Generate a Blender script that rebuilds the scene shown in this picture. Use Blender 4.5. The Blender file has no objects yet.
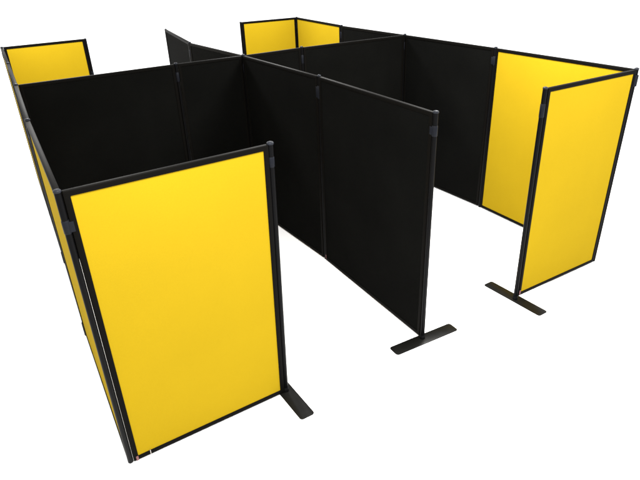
import bpy, bmesh, math
from mathutils import Vector, Matrix

scene = bpy.context.scene
C = scene.collection

# ------------------------------------------------------------------ materials
def material(name, base, rough=0.6, spec=0.3, weave=0.0, blotch=0.0, blotch_scale=3.0, metallic=0.0, bump=0.0, bump_scale=60.0):
    m = bpy.data.materials.new(name); m.use_nodes = True
    nt = m.node_tree; N = nt.nodes; L = nt.links
    b = N['Principled BSDF']
    b.inputs['Base Color'].default_value = (*base, 1)
    b.inputs['Roughness'].default_value = rough
    b.inputs['Specular IOR Level'].default_value = spec
    b.inputs['Metallic'].default_value = metallic
    tc = N.new('ShaderNodeTexCoord')
    if blotch:
        nz = N.new('ShaderNodeTexNoise'); nz.inputs['Scale'].default_value = blotch_scale; nz.inputs['Detail'].default_value = 6
        L.new(tc.outputs['Object'], nz.inputs['Vector'])
        fine = N.new('ShaderNodeTexNoise'); fine.inputs['Scale'].default_value = 90; fine.inputs['Detail'].default_value = 3
        L.new(tc.outputs['Object'], fine.inputs['Vector'])
        av = N.new('ShaderNodeMath'); av.operation = 'MULTIPLY_ADD'; av.inputs[1].default_value = 0.35
        L.new(fine.outputs['Fac'], av.inputs[0]); L.new(nz.outputs['Fac'], av.inputs[2])
        mr = N.new('ShaderNodeMapRange'); mr.inputs[1].default_value = 0.45; mr.inputs[2].default_value = 0.9
        mr.inputs[3].default_value = 1 - blotch; mr.inputs[4].default_value = 1 + blotch
        L.new(av.outputs[0], mr.inputs[0])
        mix = N.new('ShaderNodeVectorMath'); mix.operation = 'SCALE'; mix.inputs[0].default_value = base
        L.new(mr.outputs[0], mix.inputs['Scale']); L.new(mix.outputs[0], b.inputs['Base Color'])
    if weave:
        w = N.new('ShaderNodeTexNoise'); w.inputs['Scale'].default_value = 420; w.inputs['Detail'].default_value = 2
        L.new(tc.outputs['Object'], w.inputs['Vector'])
        bp = N.new('ShaderNodeBump'); bp.inputs['Strength'].default_value = weave; bp.inputs['Distance'].default_value = 0.002
        L.new(w.outputs['Fac'], bp.inputs['Height']); L.new(bp.outputs[0], b.inputs['Normal'])
    if bump:
        w = N.new('ShaderNodeTexNoise'); w.inputs['Scale'].default_value = bump_scale; w.inputs['Detail'].default_value = 4
        L.new(tc.outputs['Object'], w.inputs['Vector'])
        bp = N.new('ShaderNodeBump'); bp.inputs['Strength'].default_value = bump; bp.inputs['Distance'].default_value = 0.001
        L.new(w.outputs['Fac'], bp.inputs['Height']); L.new(bp.outputs[0], b.inputs['Normal'])
    return m

M_YELLOW = material('yellow_fabric', (0.226, 0.151, 0.0048), 0.95, 0.015, weave=0.45, blotch=0.022, blotch_scale=2.2)
M_BLACK  = material('black_fabric', (0.0021, 0.00212, 0.0019), 0.95, 0.015, weave=0.35, blotch=0.22, blotch_scale=1.8)
M_FRAME  = material('black_powder_coat', (0.0019, 0.0017, 0.0014), 0.55, 0.020, bump=0.12, bump_scale=300)
M_TUBE   = material('black_steel_tube', (0.0018, 0.0018, 0.0020), 0.45, 0.032, bump=0.1, bump_scale=200)
M_CAP    = material('grey_plastic_cap', (0.009, 0.010, 0.013), 0.45, 0.06)
M_CLIP   = material('blue_grey_plastic_clip', (0.0048, 0.0054, 0.0075), 0.45, 0.045)
M_FOOT   = material('black_steel_plate', (0.0040, 0.0039, 0.0034), 0.36, 0.085, blotch=0.3, blotch_scale=9, bump=0.25, bump_scale=120)
M_TAG    = material('pink_label', (0.12, 0.045, 0.045), 0.6, 0.3, blotch=0.25, blotch_scale=40)
M_WHITE  = material('white_nylon', (0.24, 0.22, 0.2), 0.5, 0.4)
M_FLOOR  = material('white_studio_floor', (0.93, 0.93, 0.93), 0.9, 0.0)

# ------------------------------------------------------------------ plan (metres): (top xy, bottom xy)
H = 1.8
NODES = {
    'L0': ((-1.2023, 2.4037), (-1.2107, 2.4234)),
    'L1': ((-1.9403, 3.7440), (-1.9403, 3.7440)),
    'C0': ((-2.6021, 4.9936), (-2.6021, 4.9936)),
    'L3': ((-3.2600, 6.2180), (-3.2600, 6.2180)),
    'L2': ((-3.9481, 7.4913), (-3.9481, 7.4913)),
    'LE': ((-3.0733, 8.0188), (-3.0733, 8.0188)),
    'P':  ((-0.2558, 3.0064), (-0.2816, 2.9902)),
    'C1': ((-1.3633, 5.7470), (-1.3633, 5.7470)),
    'M':  ((-0.7296, 6.1070), (-0.7296, 6.1070)),
    'C2': ((-0.1185, 6.5012), (-0.1185, 6.5012)),
    'R2': ((1.1397, 7.1771), (1.1397, 7.1771)),
    'M0': ((0.7737, 3.5224), (0.7720, 3.5200)),
    'M1': ((0.0484, 4.8462), (0.0510, 4.8620)),
    'M3': ((-1.5081, 7.2445), (-1.5081, 7.2445)),
    'M4': ((-2.1509, 8.7649), (-2.1509, 8.7649)),
    'R0': ((2.6254, 4.6025), (2.6107, 4.6055)),
    'R1': ((1.8784, 5.9289), (1.8900, 5.9550)),
    'R3': ((0.4266, 8.3729), (0.4266, 8.3729)),
    'R4': ((-0.2351, 9.7256), (-0.2351, 9.7256)),
    'RE0': ((1.6789, 4.0645), (1.6640, 4.0100)),
    'RE4': ((-1.1028, 9.3104), (-1.1028, 9.3104)),
}
def axis(n, z):
    t, b = NODES[n]
    k = z / H
    return Vector((b[0] + (t[0]-b[0])*k, b[1] + (t[1]-b[1])*k, z))

# ------------------------------------------------------------------ helpers
def link(name, bm, mat, parent=None, smooth=False):
    bmesh.ops.recalc_face_normals(bm, faces=bm.faces)
    me = bpy.data.meshes.new(name); bm.to_mesh(me); bm.free()
    me.materials.append(mat)
    if smooth:
        for p in me.polygons: p.use_smooth = True
        try: me.set_sharp_from_angle(angle=math.radians(40))
        except Exception: pass
    o = bpy.data.objects.new(name, me); C.objects.link(o)
    if parent is not None: o.parent = parent
    return o

def thing(name, label, cat, loc, rotz=0, group=None):
    o = bpy.data.objects.new(name, None); C.objects.link(o)
    o.location = loc; o.rotation_euler = (0, 0, rotz); o.empty_display_size = 0.1
    o['label'] = label; o['category'] = cat
    if group: o['group'] = group
    return o

def box(bm, x0, x1, y0, y1, z0, z1, bev=0.0, M=None):
    vs = [bm.verts.new((x, y, z)) for x in (x0, x1) for y in (y0, y1) for z in (z0, z1)]
    fs = [bm.faces.new([vs[i] for i in f]) for f in ((0,1,3,2),(4,6,7,5),(0,4,5,1),(2,3,7,6),(0,2,6,4),(1,5,7,3))]
    if bev:
        es = list({e for f in fs for e in f.edges})
        r = bmesh.ops.bevel(bm, geom=es, offset=bev, segments=2, affect='EDGES', profile=0.5)
        vs = list({v for f in r['faces'] for v in f.verts} | {v for v in vs if v.is_valid})
    if M is not None:
        for v in vs: v.co = M @ v.co
    return vs

def ring_profile(bm, prof, segs=24, M=None):
    """lathe of (radius, height) pairs about z, closed with end caps"""
    rings = []
    for r, z in prof:
        rings.append([bm.verts.new((r*math.cos(2*math.pi*i/segs), r*math.sin(2*math.pi*i/segs), z)) for i in range(segs)])
    for a, b in zip(rings, rings[1:]):
        for i in range(segs):
            bm.faces.new((a[i], a[(i+1) % segs], b[(i+1) % segs], b[i]))
    bm.faces.new(rings[0][::-1]); bm.faces.new(rings[-1])
    if M is not None:
        for rg in rings:
            for v in rg: v.co = M @ v.co

# ------------------------------------------------------------------ folding screen panels
FW, FD = 0.030, 0.030        # frame face and depth
def panel(na, nb, fabric, label, zb=(0.012, 0.012), ins=(0.0185, 0.0185), tag=None, back=None):
    ztop = H - (0.003 if {na, nb} & {'LE', 'R4', 'M4'} else 0.010)
    a0 = axis(na, 0); b0 = axis(nb, 0)
    d = (b0 - a0).normalized(); ang = math.atan2(d.y, d.x)
    root = thing('screen_panel', label, 'partition panel', ((a0+b0)/2), ang,
                 'yellow screen panels' if fabric is M_YELLOW else 'black screen panels')
    inv = Matrix.Rotation(-ang, 4, 'Z') @ Matrix.Translation(-(a0+b0)/2)
    Lw = (b0 - a0).length
    def pos(s, z, w):
        """s 0..Lw along the panel, z height, w across"""
        k = s / Lw
        A = axis(na, z); B = axis(nb, z)
        dd = (B - A).normalized(); nrm = Vector((-dd.y, dd.x, 0))
        return inv @ (A + (B - A)*k + nrm*w)
    def zbot(s): return zb[0] + (zb[1]-zb[0])*s/Lw
    s0, s1 = ins[0], Lw - ins[1]
    # frame: a mitred ring of aluminium profile
    bm = bmesh.new()
    V = {}
    for w in (-FD/2, FD/2):
        V['o', w] = [bm.verts.new(pos(s, z, w)) for s, z in ((s0, zbot(s0)), (s1, zbot(s1)), (s1, ztop), (s0, ztop))]
        V['i', w] = [bm.verts.new(pos(s, z, w)) for s, z in ((s0+FW, zbot(s0)+FW), (s1-FW, zbot(s1)+FW), (s1-FW, ztop-FW), (s0+FW, ztop-FW))]
    lo, hi = -FD/2, FD/2
    for i in range(4):
        j = (i+1) % 4
        bm.faces.new((V['o', lo][i], V['o', lo][j], V['i', lo][j], V['i', lo][i]))
        bm.faces.new((V['o', hi][i], V['i', hi][i], V['i', hi][j], V['o', hi][j]))
        bm.faces.new((V['o', lo][i], V['o', hi][i], V['o', hi][j], V['o', lo][j]))
        bm.faces.new((V['i', lo][i], V['i', lo][j], V['i', hi][j], V['i', hi][i]))
    bmesh.ops.bevel(bm, geom=list(bm.edges), offset=0.0035, segments=2, affect='EDGES', profile=0.5)
    link('frame', bm, M_FRAME, root, smooth=True)
    # fabric-covered board let into the frame
    bm = bmesh.new()
    e = FW - 0.004
    n = 10
    grid = {}
    for w in (-0.0095, 0.0095):
        for i in range(n+1):
            for j in range(n+1):
                s = s0+e + (s1-s0-2*e)*i/n
                z = zbot(s)+e + (ztop-zbot(s)-2*e)*j/n
                puff = 1 + 0.10*math.sin(math.pi*i/n)*math.sin(math.pi*j/n)
                grid[w, i, j] = bm.verts.new(pos(s, z, w*puff))
    for w in (-0.0095, 0.0095):
        for i in range(n):
            for j in range(n):
                bm.faces.new((grid[w,i,j], grid[w,i+1,j], grid[w,i+1,j+1], grid[w,i,j+1]))
    for i in range(n):
        for j in (0, n):
            bm.faces.new((grid[-.0095,i,j], grid[-.0095,i+1,j], grid[.0095,i+1,j], grid[.0095,i,j]))
            bm.faces.new((grid[-.0095,j,i], grid[-.0095,j,i+1], grid[.0095,j,i+1], grid[.0095,j,i]))
    bo = link('fabric_board', bm, fabric, root, smooth=True)
    if back is not None:      # outer face covered in another colour
        bo.data.materials.append(back)
        for i in range(n*n, 2*n*n): bo.data.polygons[i].material_index = 1
    # small sewn label at a lower corner
    if tag:
        for (s, z, w, hw, hh, mat, nm) in tag:
            s = s if s >= 0 else Lw + s
            bm = bmesh.new()
            vs = box(bm, s-hw, s+hw, 0, 0.0016, z-hh, z+hh, 0.0004)
            for v in bm.verts:
                p = v.co
                v.co = pos(p.x, p.z, (w + p.y) if w > 0 else (w - p.y))
            link(nm, bm, mat, root)
    return root

# ------------------------------------------------------------------ posts
def post(n, label, clips=((1.62, 1.71),), foot=None, tabs=(), cap_r=0.0186, tube_r=0.0165, z0=0.004, lowclip=False, clip_r=0.0188, fcenter=None):
    p0, p1 = axis(n, 0), axis(n, H)
    root = thing('support_post', label, 'post', p0, 0, 'black support posts with feet' if foot is not None else 'black joining posts')
    up = (p1 - p0).normalized()
    q = Vector((0, 0, 1)).rotation_difference(up).to_matrix().to_4x4()
    bm = bmesh.new()
    ring_profile(bm, [(tube_r-0.002, z0), (tube_r, z0+0.003), (tube_r, H-0.012)], 24, q)
    link('tube', bm, M_TUBE, root, smooth=True)
    bm = bmesh.new()
    r = cap_r
    ring_profile(bm, [(r-0.001, H-0.0125), (r, H-0.010), (r, H-0.004), (r-0.004, H+0.001), (r-0.011, H+0.0035), (0.003, H+0.0045)], 24, q)
    link('cap', bm, M_CAP, root, smooth=True)
    cl = list(clips) + ([(0.14, 0.21)] if lowclip else [])
    for za, zb in cl:
        bm = bmesh.new()
        ring_profile(bm, [(clip_r-0.002, za), (clip_r, za+0.003), (clip_r, zb-0.003), (clip_r-0.002, zb)], 24, q)
        for t in tabs:
            dv = axis(t, 0) - p0; ang = math.atan2(dv.y, dv.x)
            box(bm, 0.008, 0.034, -0.0175, 0.0175, za+0.008, zb-0.008, 0.002, q @ Matrix.Rotation(ang, 4, 'Z'))
        link('hinge_clip', bm, M_CLIP, root, smooth=True)
    if foot is not None:
        hl, hw, rad, th = 0.30, 0.054, 0.022, 0.006
        ang = foot
        c = Vector((0, 0)) if fcenter is None else Vector((fcenter[0]-p0.x, fcenter[1]-p0.y))
        pts = []
        for sx, sy, a0 in ((1,1,0), (-1,1,90), (-1,-1,180), (1,-1,270)):
            for k in range(7):
                a = math.radians(a0 + 15*k)
                pts.append((sx*(hl-rad) + rad*math.cos(a), sy*(hw-rad) + rad*math.sin(a)))
        bm = bmesh.new()
        R = Matrix.Rotation(ang, 4, 'Z')
        ls = []
        for z, sh in ((0.0005, 0.0), (th-0.0015, 0.0), (th, 0.0015)):
            ls.append([bm.verts.new(R @ Vector((x*(1-sh/hl), y*(1-sh/hw), z)) + Vector((c.x, c.y, 0))) for x, y in pts])
        m = len(pts)
        for A, B in zip(ls, ls[1:]):
            for i in range(m): bm.faces.new((A[i], A[(i+1) % m], B[(i+1) % m], B[i]))
        bm.faces.new(ls[0][::-1]); bm.faces.new(ls[-1])
        link('foot', bm, M_FOOT, root, smooth=True)
        # socket the tube drops into
        bm = bmesh.new()
        ring_profile(bm, [(0.0215, th-0.0005), (0.0215, th+0.004), (0.0185, th+0.03), (0.0165, th+0.032)], 24)
        link('socket', bm, M_TUBE, root, smooth=True)
    return root

def perp(n, m):
    d = axis(m, 0) - axis(n, 0)
    return math.atan2(d.y, d.x) + math.pi/2

Y, K = M_YELLOW, M_BLACK
# near left end wall, facing the camera
panel('L0', 'P', Y, 'large bright yellow panel with black frame nearest the camera at the front left',
      zb=(0.006, 0.010), ins=(0.0184, 0.0188),
      tag=[(0.040, 0.022, -0.0152, 0.007, 0.017, M_TAG, 'corner_label'),
           (0.122, 0.024, -0.0160, 0.0025, 0.019, M_WHITE, 'cable_tie')])
# left outer row
panel('L0', 'L1', Y, 'narrow edge-on yellow panel directly left of the nearest yellow panel')
panel('L1', 'C0', Y, 'edge-on left-row panel just in front of the cross wall, yellow inside and black outside', back=K)
panel('C0', 'L3', Y, 'edge-on left-row panel just behind the cross wall, yellow inside and black outside', back=K)
panel('L3', 'L2', Y, 'edge-on yellow panel at the far end of the left row')
panel('L2', 'LE', Y, 'yellow back panel at the upper left corner, its lower part hidden by a black wall', ins=(0.0185, 0.0150))
# cross wall
panel('C0', 'C1', K, 'wide black cross-wall panel running from the left row behind the nearest yellow panel')
panel('C1', 'M', K, 'narrow black cross-wall panel just left of the centre joint')
panel('M', 'C2', K, 'narrow black cross-wall panel just right of the centre joint')
panel('C2', 'R2', K, 'wide black cross-wall panel that meets the right row between its two black panels')
# middle row
panel('M0', 'M1', K, 'black middle-row panel nearest the camera, standing over the dark flat foot', zb=(0.018, 0.008),
      tag=[(-0.034, 0.045, 0.0152, 0.006, 0.020, M_TAG, 'corner_label')])
panel('M1', 'M', K, 'second black middle-row panel, between the front one and the centre joint')
panel('M', 'M3', K, 'black middle-row panel just behind the centre joint, brownish dark face')
panel('M3', 'M4', K, 'angled black panel at the far end of the middle row, ending in a sharp tip')
# right outer row
panel('RE0', 'R0', Y, 'yellow end panel at the front right, with a flat foot at its near corner', zb=(0.034, 0.006), ins=(0.0200, 0.0195),
      tag=[(0.034, 0.062, -0.0152, 0.007, 0.022, M_TAG, 'corner_label')])
panel('R0', 'R1', Y, 'yellow right-row panel partly hidden behind the front right end panel')
panel('R1', 'R2', K, 'black right-row panel beside the partly hidden yellow one')
panel('R2', 'R3', K, 'black right-row panel behind the long cross wall, only its top triangle showing')
panel('R3', 'R4', Y, 'yellow right-row panel at the far top, right of the corner post')
panel('R4', 'RE4', Y, 'yellow back end panel at the far top centre, left of the corner post')

# posts ------------------------------------------------------------
post('P', 'black post with a foot at the right edge of the nearest yellow panel', clips=((1.655, 1.715),), foot=perp('P', 'L0'), cap_r=0.0205)
post('L0', 'black corner post at the left edge of the nearest yellow panel', clips=((1.575, 1.645),), tabs=('P',))
post('L1', 'black left-row post one panel behind the nearest corner post', clips=((1.67, 1.74), (0.006, 0.13)), clip_r=0.022)
post('C0', 'black post where the cross wall joins the left row', clips=((1.66, 1.73), (0.006, 0.13)), clip_r=0.022)
post('L3', 'black left-row post between the cross wall and the far left corner', clips=((1.66, 1.73),))
post('L2', 'black corner post at the far left edge of the photo', clips=((1.66, 1.73),))
post('LE', 'black post at the free right edge of the upper left yellow back panel', foot=perp('LE', 'L2'), clips=((1.3, 1.37),), cap_r=0.0162, tube_r=0.016, clip_r=0.017)
post('C1', 'thin black post between the wide and narrow cross-wall panels left of centre', cap_r=0.018)
post('M', 'black centre post where the middle row crosses the cross wall', cap_r=0.02)
post('C2', 'thin black post between the narrow and wide cross-wall panels right of centre', cap_r=0.018)
post('R2', 'black post where the cross wall joins the right row')
post('M0', 'black post standing on the dark foot at the near end of the middle row', clips=((1.635, 1.705),), foot=perp('M0', 'M1'), tabs=('M1',), cap_r=0.0198, fcenter=(0.787, 3.512))
post('M1', 'thin grey-topped post between the two near panels of the middle row', clips=((1.60, 1.71),), cap_r=0.0165, tube_r=0.014, tabs=('M',))
post('M3', 'black post at the bend in the far part of the middle row', cap_r=0.018)
post('M4', 'black post at the far tip of the middle row', foot=perp('M4', 'M3'), cap_r=0.017, clips=((1.2, 1.27),))
post('R0', 'black corner post at the right edge of the photo with a chunky clip', clips=((1.655, 1.745),), clip_r=0.026)
post('R1', 'black post between the black and yellow panels of the right row', tabs=('R2',))
post('R3', 'black post between the far black and far yellow panels of the right row')
post('R4', 'black corner post between the two yellow panels at the far top')
post('RE0', 'black post with a brownish foot at the near edge of the front right yellow panel', clips=((1.58, 1.68),), foot=perp('RE0', 'R0'), fcenter=(1.664, 4.03))
post('RE4', 'black post at the free left edge of the far top yellow panel', foot=perp('RE4', 'R4'), clips=((1.2, 1.27),))

# ------------------------------------------------------------------ floor: one white sheet
bm = bmesh.new()
S = 400
vs = [bm.verts.new((x, y, 0)) for x, y in ((-S, -S), (S, -S), (S, S), (-S, S))]
bm.faces.new(vs)
fl = link('floor', bm, M_FLOOR)
fl['kind'] = 'structure'

# ------------------------------------------------------------------ light
w = bpy.data.worlds.new('World'); scene.world = w; w.use_nodes = True
bg = w.node_tree.nodes['Background']
bg.inputs['Color'].default_value = (1.0, 0.995, 0.985, 1)
bg.inputs['Strength'].default_value = 2.35

def lamp(name, loc, target, size, power, col=(1, 1, 1)):
    l = bpy.data.lights.new(name, 'AREA'); l.shape = 'SQUARE'; l.size = size; l.energy = power; l.color = col
    o = bpy.data.objects.new(name, l); C.objects.link(o); o.location = loc
    o.rotation_euler = (Vector(target) - Vector(loc)).to_track_quat('-Z', 'Y').to_euler()
    return o
for (x, y, p) in ((-0.2, 1.8, 180), (2.75, 3.2, 145), (1.35, 4.75, 250), (-3.1, 6.8, 185), (-0.5, 8.35, 165)):  # unseen overhead fill lights, added to brighten the yellow panels towards their tops
    lamp('panel_fill_light', (x, y, 3.25), (x, y, 0), 0.8, p, (1, 0.985, 0.96))

# ------------------------------------------------------------------ camera
FPX, PITCH, ROLL, HC = 556.6906, 0.47747599, -0.04056664, 2.72944332
cam = bpy.data.cameras.new('Camera'); co = bpy.data.objects.new('Camera', cam); C.objects.link(co)
fw = Vector((0, math.cos(PITCH), -math.sin(PITCH))); rt = Vector((1, 0, 0)); up = rt.cross(fw)
r2 = rt*math.cos(ROLL) + up*math.sin(ROLL); u2 = -rt*math.sin(ROLL) + up*math.cos(ROLL)
co.matrix_world = Matrix(((r2.x, u2.x, -fw.x, 0), (r2.y, u2.y, -fw.y, 0), (r2.z, u2.z, -fw.z, HC), (0, 0, 0, 1)))
cam.sensor_width = 36; cam.sensor_fit = 'HORIZONTAL'; cam.lens = FPX/640*36
cam.clip_start = 0.05; cam.clip_end = 2000
scene.camera = co

scene.render.resolution_x = 1024; scene.render.resolution_y = 768
vs_ = scene.view_settings
vs_.view_transform = 'Standard'; vs_.look = 'None'; vs_.exposure = 0; vs_.gamma = 1
